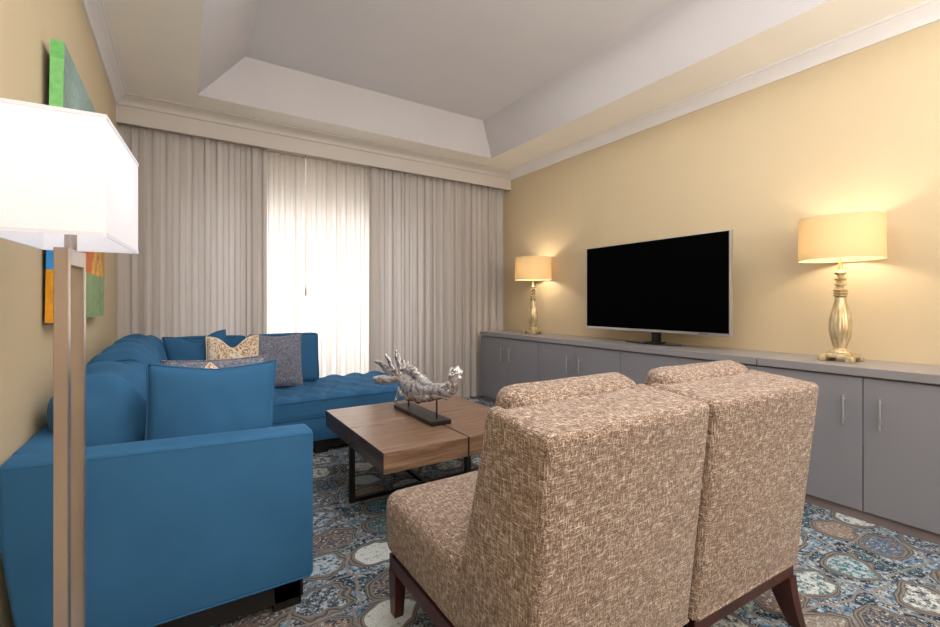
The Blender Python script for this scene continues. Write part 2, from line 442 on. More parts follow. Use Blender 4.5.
# ------------------------------------------------------------------ painting
pt = thing('painting', 'square abstract canvas in green, blue and orange on the left wall behind the lamp', 'painting', (XL+.008,2.225,1.077))
def pcol(y, z, side):
    # y 0..1 along, z 0..1 up ; generic colour-block abstract
    n = noise.noise(Vector((y*6,z*6,1.3)))*.5+.5
    if side:
        if z < .195: c=(236,160,24)
        elif z < .42: c=(48,150,226)
        elif z < .6: c=(60,130,110)
        else: c=(128,204,124) if z<.93 else (110,190,108)
        k=.9+.2*n; return tuple(min(255,q*k) for q in c)
    if z < .205: c = (134,160,112) if n>.45 else (150,178,140)
    elif z < .42:
        tri = abs(y-.78)*1.6 + (z-.20)*1.0
        c = (226,176,84) if tri < .30 else ((206,112,48) if y<.8 else (216,150,70))
        if .10<tri<.14: c=(206,120,50)
    elif z < .62: c = (120,150,150) if y<.5 else (190,150,90)
    else:
        c = (140,166,160)
        r = sqrt((y-.42)**2+((z-.62)*.9)**2)
        if .14<r<.25: c=(84,84,118)
        elif r<=.14: c=(196,176,166)
        elif y>.7: c=(150,160,168)
    k=.85+.3*n; return tuple(min(255,q*k) for q in c)
bm = bmesh.new(); cl = bm.loops.layers.float_color.new('Col')
Wp, Hp, Tp, ln = 1.13, 1.05, .04, .015
def L(z): return ln*z/Hp
n=48
def quad(ps, c):
    f = bm.faces.new([bm.verts.new(p) for p in ps])
    for l in f.loops: l[cl] = lin(c)
for i in range(n):
    for j in range(n):
        y0,y1,z0,z1 = Wp*i/n, Wp*(i+1)/n, Hp*j/n, Hp*(j+1)/n
        quad([(Tp+L(z0),y0,z0),(Tp+L(z0),y1,z0),(Tp+L(z1),y1,z1),(Tp+L(z1),y0,z1)], pcol((i+.5)/n,(j+.5)/n,False))
    z0,z1=Hp*i/n,Hp*(i+1)/n
    for y in (0,Wp): quad([(L(z0)+.001,y,z0),(Tp+L(z0),y,z0),(Tp+L(z1),y,z1),(L(z1)+.001,y,z1)], pcol(0,(i+.5)/n,True))
quad([(L(0)+.001,0,0),(L(0)+.001,Wp,0),(Tp,Wp,0),(Tp,0,0)], (200,150,60)); quad([(L(Hp),0,Hp),(L(Hp),Wp,Hp),(Tp+L(Hp),Wp,Hp),(Tp+L(Hp),0,Hp)], (110,180,110))
quad([(.001,0,0),(.001,Wp,0),(L(Hp)+.001,Wp,Hp),(L(Hp)+.001,0,Hp)], (60,50,40))
bmesh.ops.remove_doubles(bm, verts=bm.verts, dist=1e-5)
m, nt, b = newmat('painted canvas'); at = nt.nodes.new('ShaderNodeAttribute'); at.attribute_name='Col'
nn = noise_n(nt, coords(nt), 40, 4); cpt = mix(nt, .3, at.outputs['Color'], mix(nt,1.0,at.outputs['Color'],ramp(nt,nn.outputs['Fac'],[(.35,(.6,.6,.6,1)),(.65,(1.4,1.4,1.4,1))]),'MULTIPLY'))
nt.links.new(cpt, b.inputs['Base Color']); b.inputs['Roughness'].default_value=.7; bump(nt,b,nn.outputs['Fac'],.2,.003)
cv = obj('canvas', bm, m, pt)
bm = bmesh.new(); box(bm, -.0055, L(Hp)-.001, .35, .75, Hp-.16, Hp-.12); obj('hanger', bm, M_nickel, pt)

# ------------------------------------------------------------------ cabinets
def handle_bm(y, x):
    bm = bmesh.new()
    tube(bm, [(x-.032,y,.505),(x-.032,y,.662)], .0055, 10)
    for z in (.53,.637): tube(bm, [(x-.032,y,z),(x,y,z)], .0045, 8)
    return bm
units = [(4.404,3.389,'grey two-door cabinet unit beside the right drape, under the farther table lamp'),
         (3.389,2.387,'grey two-door cabinet unit under the left half of the television'),
         (2.387,1.355,'grey two-door cabinet unit behind the armchairs, under the right edge of the television'),
         (1.355,.340,'grey two-door cabinet unit under the nearer gold lamp, at the right edge')]
for y1, y0, lab in units:
    t = thing('cabinet', lab, 'cabinet', (3.235,(y0+y1)/2,0), 0, 'grey cabinet units along the right wall')
    w = (y1-y0)/2 - .001; X0 = 3.0-3.235
    bm = bmesh.new()
    for s in (-1,1): box(bm, X0+.021, XR-3.235-.002, s*w-(.018 if s>0 else 0), s*w+(.018 if s<0 else 0), .055, .764)
    box(bm, X0+.021, XR-3.235-.002, -w+.018, w-.018, .055, .073); box(bm, X0+.021, XR-3.235-.002, -w+.018, w-.018, .746, .764)
    box(bm, XR-3.235-.02, XR-3.235-.002, -w+.018, w-.018, .073, .746)
    obj('carcass', bm, M_cab, t)
    bm = bmesh.new(); box(bm, X0+.022, X0+.026, -w+.02, w-.02, .073, .746); obj('gap_shade_panel', bm, M_dark, t)  # black sheet behind the doors stands in for shade in the gaps
    bm = bmesh.new(); box(bm, X0+.02, X0+.04, -w, w, 0, .054); obj('plinth', bm, M_base, t)
    for s in (-1,1):
        a, c = (s*.002, s*(w-.001)); bm = bmesh.new(); box(bm, X0, X0+.019, min(a,c), max(a,c), .058, .758, .0015, 1)
        d = obj('door', bm, M_cab, t)
        hb = handle_bm(s*.075, X0); obj('handle', hb, M_steel, d)
bm = bmesh.new(); box(bm, 2.985, XR-.002, 1.358, 4.41, .766, .812, .003); tag(obj('countertop', bm, M_counter), 'long grey countertop with the television and the farther lamp on it', 'countertop')
bm = bmesh.new(); box(bm, 2.985, XR-.002, .335, 1.354, .766, .812, .003); tag(obj('countertop', bm, M_counter), 'short grey countertop section with the nearer gold lamp on it', 'countertop')

# ------------------------------------------------------------------ television
ZC = .812
tv = thing('television', 'large black flat-screen television with a thin silver frame on the grey countertop', 'television', (3.2,2.27,ZC))
bm = bmesh.new(); hw=.655
box(bm, -.012, .025, -hw, hw, .103, .847, .003); obj('frame', bm, M_steel, tv)
bm = bmesh.new(); box(bm, -.0145, -.012, -hw+.010, hw-.010, .124, .841); obj('screen', bm, M_screen, tv)
bm = bmesh.new(); box(bm, -.0140, -.0122, -.50, -.43, .110, .116); obj('maker_mark', bm, paint('dark mark',(90,76,60),.5), tv)
bm = bmesh.new(); box(bm, .025,.045,-.4,.4,.2,.7,.01); obj('rear_housing', bm, M_black, tv)
bm = bmesh.new(); box(bm, .09,.13,-.030,.038,.012,.22,.004); box(bm,.04,.1,-.04,.04,.18,.22,.004); box(bm, .02,.15,-.06,.06,.004,.016,.004)
obj('neck', bm, M_black, tv)
bm = bmesh.new()
arc = [(.05-.06*(1-(y/.26)**2), y, .006) for y in [-.26+.52*i/20 for i in range(21)]]
tube(bm, arc, .006, 8); tube(bm, [(.04,-.05,.006),(.0,-.03,.006)], .006, 8); tube(bm, [(.04,.05,.006),(.0,.03,.006)], .006, 8)
obj('stand', bm, M_black, tv)

# ------------------------------------------------------------------ gold table lamps
def make_lamp():
    t = thing('table_lamp', '', 'lamp', (3.24,3.74,ZC))
    # square stepped foot with arched feet
    bm = bmesh.new()
    R = Matrix.Rotation(0,4,'Z')
    for sx in (-1,1):
        for sy in (-1,1):
            box(bm, sx*.066-.020, sx*.066+.020, sy*.066-.020, sy*.066+.020, 0, .03, .006)
    box(bm, -.080,.080,-.080,.080,.022,.036,.006)
    box(bm, -.062,.062,-.062,.062,.034,.046,.006)
    obj('foot', bm, M_gold, t, autosm=40)
    bm = bmesh.new()
    lathe(bm, [(.060,.044),(.057,.054),(.052,.062),(.040,.068),(.034,.076)], 40)
    obj('collar', bm, M_gold, t, True)
    bm = bmesh.new()
    prof = []
    for i in range(25):
        s_=i/24; z=.074+.300*s_
        r=.025+.027*sin(pi*min(1,s_**.85))**1.15*(1-.25*s_)+.005*(1-s_)-.002*s_
        prof.append((r,z))
    lathe(bm, prof, 64, flute=lambda z: .07*sin(pi*(z-.074)/.300))
    obj('fluted_body', bm, M_gold, t, True)
    bm = bmesh.new()
    pf=[(.026,.374)]
    for zc, r in ((.383,.035),(.398,.036),(.413,.035),(.447,.030),(.477,.028),(.512,.030)):
        pf += [(.015,zc-.011),(r*.8,zc-.006),(r,zc-.001),(r,zc+.003),(r*.8,zc+.006)]
    pf += [(.018,.522),(.012,.545),(.009,.575)]
    lathe(bm, pf, 32); obj('stem', bm, M_gold, t, True, autosm=50)
    bm = bmesh.new(); tube(bm, [(0,0,.57),(0,0,.80)], .004, 8); 
    for a in (0, 2*pi/3, 4*pi/3): tube(bm, [(0,0,.81),(.196*cos(a),.196*sin(a),.812)], .002, 6)
    obj('harp', bm, M_gold, t)
    bm = bmesh.new(); n=72
    r0=.201; r1=.197; z0,z1=.590,.835
    rings=[[bm.verts.new((r*cos(2*pi*k/n), r*sin(2*pi*k/n), z)) for k in range(n)] for r,z in ((r0,z0),(r0*.985,z1),(r0*.985-.003,z1),(r0-.003,z0))]
    for q in range(4):
        a=rings[q]; c=rings[(q+1)%4]
        for k in range(n): bm.faces.new((a[k],a[(k+1)%n],c[(k+1)%n],c[k]))
    obj('lamp_shade', bm, M_shade_c, t, True, autosm=40)
    return t
lp = make_lamp()
lp['label']='gold table lamp with cream drum shade left of the television, nearest the drapes'; lp['group']='pair of gold table lamps'
lp2 = dup(lp, location=(3.24,1.018,ZC), label='gold table lamp with cream drum shade right of the television, nearest the camera', group='pair of gold table lamps')

# ------------------------------------------------------------------ floor lamp
fl = thing('floor_lamp', 'floor lamp with rectangular white shade on twin brushed nickel posts, beside the sofa arm', 'lamp', (-.217,1.372,0), radians(-4.5))
bm = bmesh.new()
hw, hd, t_ = .100, .184, .0025; zb, zt = 1.288, 1.538
def rect(w,d,z): return [bm.verts.new(p) for p in ((-w,-d,z),(w,-d,z),(w,d,z),(-w,d,z))]
R4=[rect(hw,hd,zb),rect(hw,hd,zt),rect(hw-t_,hd-t_,zt),rect(hw-t_,hd-t_,zb)]
for q in range(4):
    a=R4[q]; c=R4[(q+1)%4]
    for k in range(4): bm.faces.new((a[k],a[(k+1)%4],c[(k+1)%4],c[k]))
sh = obj('lamp_shade', bm, M_shade_w, fl)
M_tape = shade_mat('white shade tape',(222,222,228),.2,.25)
for z in (zb-.001, zt-.007):
    bm = bmesh.new()
    O4=[rect(hw+.0012,hd+.0012,z),rect(hw+.0012,hd+.0012,z+.008),rect(hw-.0006,hd-.0006,z+.008),rect(hw-.0006,hd-.0006,z)]
    for q in range(4):
        a=O4[q]; c=O4[(q+1)%4]
        for k in range(4): bm.faces.new((a[k],a[(k+1)%4],c[(k+1)%4],c[k]))
    obj('shade_edging', bm, M_tape, sh)
bm = bmesh.new()
box(bm,-.0125,.0125,-.070,-.051,.02,1.272,.0015,1); obj('post', bm, M_nickel, fl)
bm = bmesh.new(); box(bm,-.0125,.0125,.051,.070,.02,1.272,.0015,1); obj('post', bm, M_nickel, fl)
bm = bmesh.new(); box(bm,-.0125,.0125,-.051,.051,1.235,1.2715,.001,1); obj('top_bar', bm, M_nickel, fl)
bm = bmesh.new(); box(bm,-.12,.12,-.15,.15,.0,.02,.003); obj('base', bm, M_nickel, fl)
bm = bmesh.new(); tube(bm,[(0,0,1.271),(0,0,1.36)],.0115,16); tube(bm,[(0,0,1.36),(0,0,1.42)],.018,16); 
obj('socket', bm, M_nickel, fl)
bm = bmesh.new(); tube(bm,[(-hw+.002,0,1.50),(hw-.002,0,1.50)],.002,6); tube(bm,[(0,0,1.42),(0,0,1.50)],.003,6); obj('shade_holder', bm, M_nickel, fl)

# ------------------------------------------------------------------ sectional sofa
sf = thing('sectional_sofa', 'large blue velvet L-shaped sectional sofa with tufted bench end along two walls', 'sofa', (0,0,0))
YA = 1.74; SX0=-.431; SX1=.420; YB=3.47; YE=4.43; BX1=1.76; LEG=.10
# arm panel (near end) with raked rear edge
bm = bmesh.new()
prism(bm, [(SX1,LEG+.017),(SX1,.67),(SX0,.70),(SX0+.002,.48),(SX0+.03,LEG+.16),(SX0+.055,LEG+.017)], 'y', YA, YA+.125)
bmesh.ops.bevel(bm, geom=list(bm.edges), offset=.016, segments=3, affect='EDGES', profile=.5)
arm = obj('arm', bm, M_blue, sf, True, autosm=45)
bm = bmesh.new(); tube(bm, [(SX0+.02,YA+.002,.686),(SX1-.012,YA+.002,.656)], .003, 6); obj('seam_piping', bm, M_blue2, arm); bm=bmesh.new(); tube(bm, [(SX0+.07,YA+.003,LEG+.022),(SX1-.012,YA+.003,LEG+.022)], .004, 6)
obj('seam_piping', bm, M_blue2, arm)
# base along left wall & along window
bm = bmesh.new(); box(bm, SX0+.03, .425, YA+.125, YB+.0, LEG, .28, .012); box(bm, SX0+.03, BX1, YB, YE, LEG, .28, .012)
obj('base', bm, M_blue, sf, autosm=40)
# back frames
bm = bmesh.new(); prism(bm, [(YA+.125,LEG+.18),(YA+.125,.70),(YE,.70),(YE,LEG+.18)], 'x', SX0, SX0+.10)
bmesh.ops.bevel(bm, geom=list(bm.edges), offset=.014, segments=3, affect='EDGES', profile=.5)
obj('back_frame', bm, M_blue, sf, True, autosm=45)
bm = bmesh.new(); box(bm, SX0+.10, 1.04, YE-.10, YE, .28, .72, .014, 3); obj('back_frame', bm, M_blue, sf, True, autosm=45)
# seat cushions (side run)
def place(bm, M): bmesh.ops.transform(bm, matrix=M, verts=bm.verts); return bm
for y0,y1 in ((YA+.13,2.66),(2.665,YB-.005)):
    bm = soft_box(.765, y1-y0, .17, .035, (0,0,.008), .03, .003, 5, y0)
    place(bm, Matrix.Translation((SX0+.10+.3825,(y0+y1)/2,.348))); obj('seat_cushion', bm, M_blue, sf, True)
# tufted bench seat
bx0, bx1 = SX0+.10, BX1
tw, td = bx1-bx0, YE-.02-YB
tufts=[]
nxx, nyy = 10, 4
for i in range(nxx):
    for j in range(nyy):
        x = -tw/2 + tw*(i+.5+(.25 if j%2 else -.25))/nxx; y=-td/2+td*(j+.5)/nyy
        tufts.append((x,y))
def tuft(q,a,b_,c):
    if c>.9:
        h=0
        for tx,ty in tufts:
            r2=(q.x-tx)**2+(q.y-ty)**2
            if r2<.04: h+=exp(-r2/.0012)*.03
        # diagonal creases between buttons
        u_=(q.x/(tw/nxx)); v_=(q.y/(td/nyy))
        q.z += -.012+.026*sqrt(abs(sin(pi*(u_*1.0+v_*.5)))*abs(sin(pi*(u_*1.0-v_*.5)))) - h
    return q
bm = soft_box(tw, td, .17, .03, (0,0,.0), .02, .001, 5, 2, tuft)
place(bm, Matrix.Translation(((bx0+bx1)/2,(YB+YE-.02)/2,.355))); bs_=obj('tufted_bench_seat', bm, M_blue, sf, True)
bs_['label']='button-tufted bench seat'
bm = bmesh.new(); tube(bm, [(bx0+.7,YB-.001,.413),(bx1-.03,YB-.001,.413)], .004, 6); obj('seat_piping', bm, M_blue2, bs_)
bm = bmesh.new(); tube(bm, [(bx0+.7,YB-.001,.285),(bx1-.03,YB-.001,.285)], .005, 6); obj('seat_piping', bm, M_blue2, bs_)
b0=None
for tx,ty in tufts:
    if b0 is None:
        bm = bmesh.new(); bmesh.ops.create_uvsphere(bm, u_segments=8, v_segments=6, radius=.011, matrix=Matrix.Diagonal((1,1,.5,1)))
        b0 = bt = obj('button', bm, M_blue2, bs_, True)
    else: bt = b0.copy(); COL.objects.link(bt)
    bt.location=(tx+(bx0+bx1)/2,ty+(YB+YE-.02)/2,.413)
# back cushions, left wall run (wrinkled)
def wrinkle(seed, ax=1, amp=.020, fr=24):
    def f(q,a,b_,c):
        k = noise.noise(Vector((q.z*3+seed,q.x*4,q.y*2)))
        if c>-.2: 
            q.z += amp*sin(q.y*fr+q.x*14+3*k)*max(0,c+.2)*.6
            q.x += amp*.5*sin(q.y*fr+q.z*12+3*k)
        return q
    return f
for i,(y0,y1,zt_) in enumerate(((2.00,2.66,.865),(2.64,3.36,.89),(3.34,4.06,.90))):
    h = zt_-.43
    bm = soft_box(.25, y1-y0, h, .085, (.035,.03,.03), .022, .012, 5, i*7.3, wrinkle(i*3.1))
    M = Matrix.Translation((SX0+.195,(y0+y1)/2,.43+h/2)) @ Matrix.Rotation(radians(-7),4,'Y')
    c_=obj('back_cushion', place(bm, M), M_blue, sf, True)
    bm = bmesh.new()
    yy=y0+.028+.01
    loop=[]
    for k in range(33):
        a=2*pi*k/32; ca,sa=cos(a),sin(a)
        e=.55
        x=(.118)*math.copysign(abs(ca)**e,ca); z=(h/2-.012)*math.copysign(abs(sa)**e,sa)
        loop.append(M@Vector((x,-(y1-y0)/2+.045,z)))
    tube(bm, loop, .005, 6, cap=False); obj('cushion_piping', bm, M_blue2, c_, True)
# back cushions, window run (taut box cushions)
for i,(x0,x1) in enumerate(((-.12,.455),(.46,1.045))):
    bm = soft_box(x1-x0, .17, .43, .035, (0,.02,.008), .025, .004, 5, i*4.4)
    M = Matrix.Translation(((x0+x1)/2,YE-.215,.445+.215)) @ Matrix.Rotation(radians(-6),4,'X')
    c_=obj('back_cushion', place(bm, M), M_blue, sf, True)
    bm = bmesh.new(); w2,h2=(x1-x0)/2-.012,.215-.012
    pts=[M@Vector(p) for p in ((-w2,-.080,-h2),(-w2-.0,-.082,h2),(w2,-.082,h2),(w2,-.080,-h2))]
    tube(bm,[pts[0],pts[1]],.004,6); tube(bm,[pts[1],pts[2]],.004,6); tube(bm,[pts[2],pts[3]],.004,6)
    obj('cushion_piping', bm, M_blue2, c_)
# legs
for (x,y) in ((SX1-.085,YA+.085),(SX0+.12,YA+.06),(.40,3.0),(.90,YB+.06),(BX1-.08,YB+.06),(BX1-.08,YE-.08),(SX0+.1,YE-.1)):
    bm = bmesh.new(); box(bm, x-.05,x+.05,y-.04,y+.04,0,LEG+.002,.004); obj('leg', bm, M_legwood, sf)
bm = bmesh.new(); box(bm, SX0+.12,SX1-.03,YA+.045,YA+.065,.03,LEG+.02); box(bm,SX1-.06,SX1-.04,YA+.07,YB,.045,LEG+.01); box(bm,SX1-.04,BX1-.04,YB+.04,YB+.06,.03,LEG+.01); obj('plinth_rail', bm, M_legwood, sf)

# ------------------------------------------------------------------ throw pillows
def pillow_bm(w,h,t,chop=0,seed=0,pinch=.10,n=30,sag=.0):
    bm = bmesh.new(); S=[]
    for side in (-1,1):
        G=[]
        for i in range(n+1):
            row=[]
            for j in range(n+1):
                u=2*i/n-1; v=2*j/n-1
                x=w/2*u*(1-pinch*(1-v*v)*abs(u)**2); z=h/2*v*(1-pinch*(1-u*u)*abs(v)**2)
                th=t/2*max(0,(1-u**2))**.42*max(0,(1-v**2))**.42*(1-.12*(u*u+v*v))
                th+= .005*noise.noise(Vector((u*2.2+seed,v*2.2,side)))*(1-u*u)*(1-v*v)*2
                if chop: z -= chop*exp(-(u/.42)**2)*max(0,v)**1.3*1.0; th*= (1-.25*exp(-(u/.3)**2)*max(0,v))
                if sag: z -= sag*(1-abs(u))*max(0,v)**2
                row.append(bm.verts.new((x,side*th,z)))
            G.append(row)
        for i in range(n):
            for j in range(n): bm.faces.new((G[i][j],G[i+1][j],G[i+1][j+1],G[i][j+1]))
        S.append(G)
    bmesh.ops.remove_doubles(bm, verts=bm.verts, dist=1e-4)
    edge=[]
    G=S[0]
    def P(u,v):
        x=w/2*u*(1-pinch*(1-v*v)*abs(u)**2); z=h/2*v*(1-pinch*(1-u*u)*abs(v)**2)
        if chop: z -= chop*exp(-(u/.42)**2)*max(0,v)**1.3
        if sag: z -= sag*(1-abs(u))*max(0,v)**2
        return (x,0,z)
    m_=24; path=[P(-1+2*k/m_,1) for k in range(m_)]+[P(1,1-2*k/m_) for k in range(m_)]+[P(1-2*k/m_,-1) for k in range(m_)]+[P(-1,-1+2*k/m_) for k in range(m_+1)]
    return bm, path
def pillow(label, w,h,t, loc, rx=0, ry=0, rz=0, mat=M_blue2, pipe=None, **kw):
    bm, path = pillow_bm(w,h,t,**kw)
    top = thing('throw_pillow', label, 'pillow', loc, 0)
    top.rotation_euler=(radians(rx),radians(ry),radians(rz))
    obj('pillow_cover', bm, mat, top, True)
    b2=bmesh.new(); tube(b2, path, .0045, 6, cap=False); obj('piping', b2, pipe or mat, top, True)
    return top
P_ = [
pillow('large plain blue velvet pillow standing against the near sofa arm', .432,.47,.13,(.100,1.945,.69),rx=-7,ry=2.6,rz=1,seed=1,pinch=.05,sag=.018),
pillow('cream scroll pillow, only its corner peeking out behind the large blue pillow', .27,.27,.08,(.105,2.07,.718),rx=-7,ry=42,rz=0,mat=M_damask,pipe=M_cream,seed=2,pinch=.03),
pillow('grey woven pillow behind the large blue pillow, its top edge just showing', .40,.44,.12,(.09,2.22,.69),rx=-7,ry=0,rz=-3,mat=M_greyweave,seed=3,pinch=.05),
pillow('plain blue velvet pillow in the far corner, left of the cream scroll pillow', .40,.46,.13,(.005,3.93,.70),rx=-10,ry=-6,rz=6,seed=4,chop=.06,pinch=.05),
pillow('cream and gold scroll-patterned pillow with a dented top, between blue and grey pillows', .345,.45,.10,(.318,3.90,.675),rx=-9,rz=-2,mat=M_damask,pipe=M_cream,seed=5,chop=.085,pinch=.03),
pillow('grey woven square pillow at the right end of the row on the tufted bench', .405,.44,.12,(.660,3.97,.675),rx=-10,ry=1,rz=4,mat=M_greyweave,seed=6,pinch=.05,sag=.015)]
# nudge each pillow clear of the sofa and of its neighbours so that they touch without cutting in
from mathutils.bvhtree import BVHTree
def bvh(objs):
    vs=[];ps=[]
    for o in objs:
        if o.type!='MESH': continue
        k=len(vs); mw=o.matrix_world
        vs+=[mw@v.co for v in o.data.vertices]; ps+=[[k+i for i in p.vertices] for p in o.data.polygons]
    return BVHTree.FromPolygons(vs,ps)
def tree(o): return [o]+[q for c in o.children for q in tree(c)]
bpy.context.view_layer.update()
fixed=[(bvh([q]), q.name) for q in tree(sf) if q.type=='MESH']
for i,p in enumerate(P_):
    for it in range(100):
        bpy.context.view_layer.update()
        me_=bvh(tree(p)); mv=Vector((0,0,0))
        for f,nm in fixed:
            if f.overlap(me_):
                if 'seat' in nm or 'button' in nm: mv.z=.003
                elif 'arm' in nm or nm.startswith('seam'): mv.y=.003
                elif i<3: mv.x=.003
                elif i==3: mv.x=.003; mv.y=-.003
                elif nm.startswith('back_cushion') or nm.startswith('cushion_piping'):
                    if p.location.x<.1 and nm in ('back_cushion.002','cushion_piping.002'): mv.x=.003
                    else: mv.y=-.003
        for q in P_[:i]:
            if bvh(tree(q)).overlap(me_):
                if i<3: mv.y=.003
                else: mv.y -= .003 if i==4 else 0; mv.x += .003 if i==5 else 0
        if mv.length==0: break
        p.location+=mv

# ------------------------------------------------------------------ coffee table
ct = thing('coffee_table', 'square walnut block coffee table on a thin dark metal cross base', 'table', (1.297,2.53,0))
TZ=.43; hh=.51; hx=.487; g=.004
for sx in (-1,1):
    for sy in (-1,1):
        x0,x1=(g,hx) if sx>0 else (-hx,-g); y0,y1=(g,hh) if sy>0 else (-hh,-g)
        bm=bmesh.new(); box(bm,x0,x1,y0,y1,TZ-.105,TZ,.0025,1)
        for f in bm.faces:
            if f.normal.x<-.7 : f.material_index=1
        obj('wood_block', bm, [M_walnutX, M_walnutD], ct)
bm=bmesh.new(); box(bm,-hx+.01,hx-.01,-g,g,TZ-.10,TZ-.006); box(bm,-g,g,-hh+.01,hh-.01,TZ-.10,TZ-.007); obj('gap_shade_strip', bm, M_dark, ct)  # black filler paints the shade between the blocks
for (dx,dy) in ((-1,0),(1,0),(0,-1),(0,1)):
    bm=bmesh.new(); a=(hx if dx else hh)+.002; 
    if dx: box(bm, min(dx*a,dx*(a-.03)),max(dx*a,dx*(a-.03)),-.0125,.0125,0,TZ-.105,.001,1)
    else: box(bm,-.0125,.0125,min(dy*a,dy*(a-.03)),max(dy*a,dy*(a-.03)),0,TZ-.105,.001,1)
    obj('leg', bm, M_iron, ct)
bm=bmesh.new(); box(bm,-hx+.03,hx-.03,-.0125,.0125,0.001,.025); obj('runner', bm, M_iron, ct)
bm=bmesh.new(); box(bm,-.0125,.0125,-hh+.03,-.0126,0.001,.025); box(bm,-.0125,.0125,.0126,hh-.03,0.001,.025); obj('runner', bm, M_iron, ct)

# ------------------------------------------------------------------ sculpture
sc_ = thing('sculpture', 'silver twisted root-like sculpture on a black plinth on the coffee table', 'sculpture', (1.283,2.57,TZ+.0008), radians(0))
bm=bmesh.new(); box(bm,-.066,.066,-.275,.275,0,.026,.002,1); obj('plinth', bm, M_black, sc_)
for y in (.18,-.215):
    bm=bmesh.new(); tube(bm,[(0,y,.024),(0,y,.115 if y>0 else .155)],.0055,10); obj('rod', bm, M_black, sc_)
bm=bmesh.new()
def sp(pts,rad,flat=None,n=12,sub=5):
    # catmull-rom resample
    P=[Vector(p) for p in pts]; out=[];ro=[];fo=[]
    for i in range(len(P)-1):
        p0=P[max(i-1,0)];p1=P[i];p2=P[i+1];p3=P[min(i+2,len(P)-1)]
        for k in range(sub):
            t=k/sub
            out.append(.5*((2*p1)+(p2-p0)*t+(2*p0-5*p1+4*p2-p3)*t*t+(3*p1-p0-3*p2+p3)*t**3))
            ro.append(rad[i]*(1-t)+rad[i+1]*t)
            if flat: fo.append(flat[i]*(1-t)+flat[i+1]*t)
    out.append(P[-1]); ro.append(rad[-1]); 
    if flat: fo.append(flat[-1])
    tube(bm,out,ro,n,True,fo if flat else None, up=Vector((1,0,0)))
# body : thick belly, tapering towards the near end
sp([(0,.30,.20),(0,.22,.18),(0,.14,.165),(0,.04,.155),(0,-.08,.165),(0,-.20,.185),(0,-.32,.205),(0,-.40,.215)],[.03,.065,.085,.082,.062,.045,.034,.02],[1,.85,.75,.7,.75,.8,.9,1],16)
# upper ridge: a second limb running along the top
sp([(.02,.28,.22),(.0,.16,.275),(-.01,.06,.27),(0,-.04,.225),(.0,-.16,.215),(0,-.28,.225),(0,-.38,.25)],[.02,.03,.032,.030,.026,.024,.02],None,12)
# drapery rim below
sp([(-.03,.25,.12),(-.035,.18,.108),(-.03,.10,.108),(-.03,.02,.125),(-.03,-.06,.118),(-.03,-.14,.145),(-.02,-.24,.16),(0,-.36,.18)],[.015,.025,.028,.02,.026,.018,.016,.01],None,10)
# neck and knotted head
sp([(0,-.36,.205),(0,-.41,.225),(0,-.425,.26),(0,-.425,.30)],[.02,.022,.018,.02],None,12)
rr=random.Random(4)
for k in range(22):
    a=rr.uniform(0,2*pi); e=rr.uniform(-.9,1.4); r=.036
    bmesh.ops.create_icosphere(bm, subdivisions=2, radius=rr.uniform(.012,.022), matrix=Matrix.Translation((r*.7*cos(a)*cos(e),-.428+r*sin(a)*cos(e),.315+r*sin(e))))
bmesh.ops.create_icosphere(bm, subdivisions=3, radius=.038, matrix=Matrix.Translation((0,-.428,.312)))
# far end: radiating curled fins
O=Vector((0,.27,.19))
def fin(dy,dz,dx,L_,curl,w=.03):
    d=Vector((dx,dy,dz)).normalized(); side=Vector((0,-d.z,d.y)).normalized()
    pts=[O+d*L_*t+side*curl*t*t for t in (0,.3,.6,.85,1)]
    sp(pts,[.018,w*.8,w,w*.8,.008],[1,.55,.4,.4,.8],12,4)
for a in [(.85,.02,-.42,.27,-.05,.030),(.85,.22,-.30,.30,.05,.026),(.75,.48,-.30,.22,.06,.026),(.45,.85,-.20,.20,.06,.024),(.15,1,-.1,.165,-.05,.024),(-.35,.8,0,.13,-.06,.024),
          (.85,-.15,-.50,.26,.03,.024),(.35,-.85,-.25,.17,-.03,.016),(.7,.5,.1,.22,.05,.026),(.3,.8,.35,.13,.03,.022),(.9,.1,.1,.26,-.05,.026),(.75,-.3,-.4,.16,.05,.018)]: fin(*a)
for k in range(9):
    a_=rr.uniform(-.4,1.7); bmesh.ops.create_icosphere(bm, subdivisions=2, radius=rr.uniform(.012,.02), matrix=Matrix.Translation((rr.uniform(-.06,.02),.30+rr.uniform(.05,.18)*cos(a_),.20+rr.uniform(.03,.09)*sin(a_))))
for v in bm.verts:
    q=v.co; v.co += Vector((1,.7,1))*.012*noise.noise(q*22)+Vector((.5,.5,1))*.006*noise.noise(q*55)
obj('figure', bm, M_silver, sc_, True)

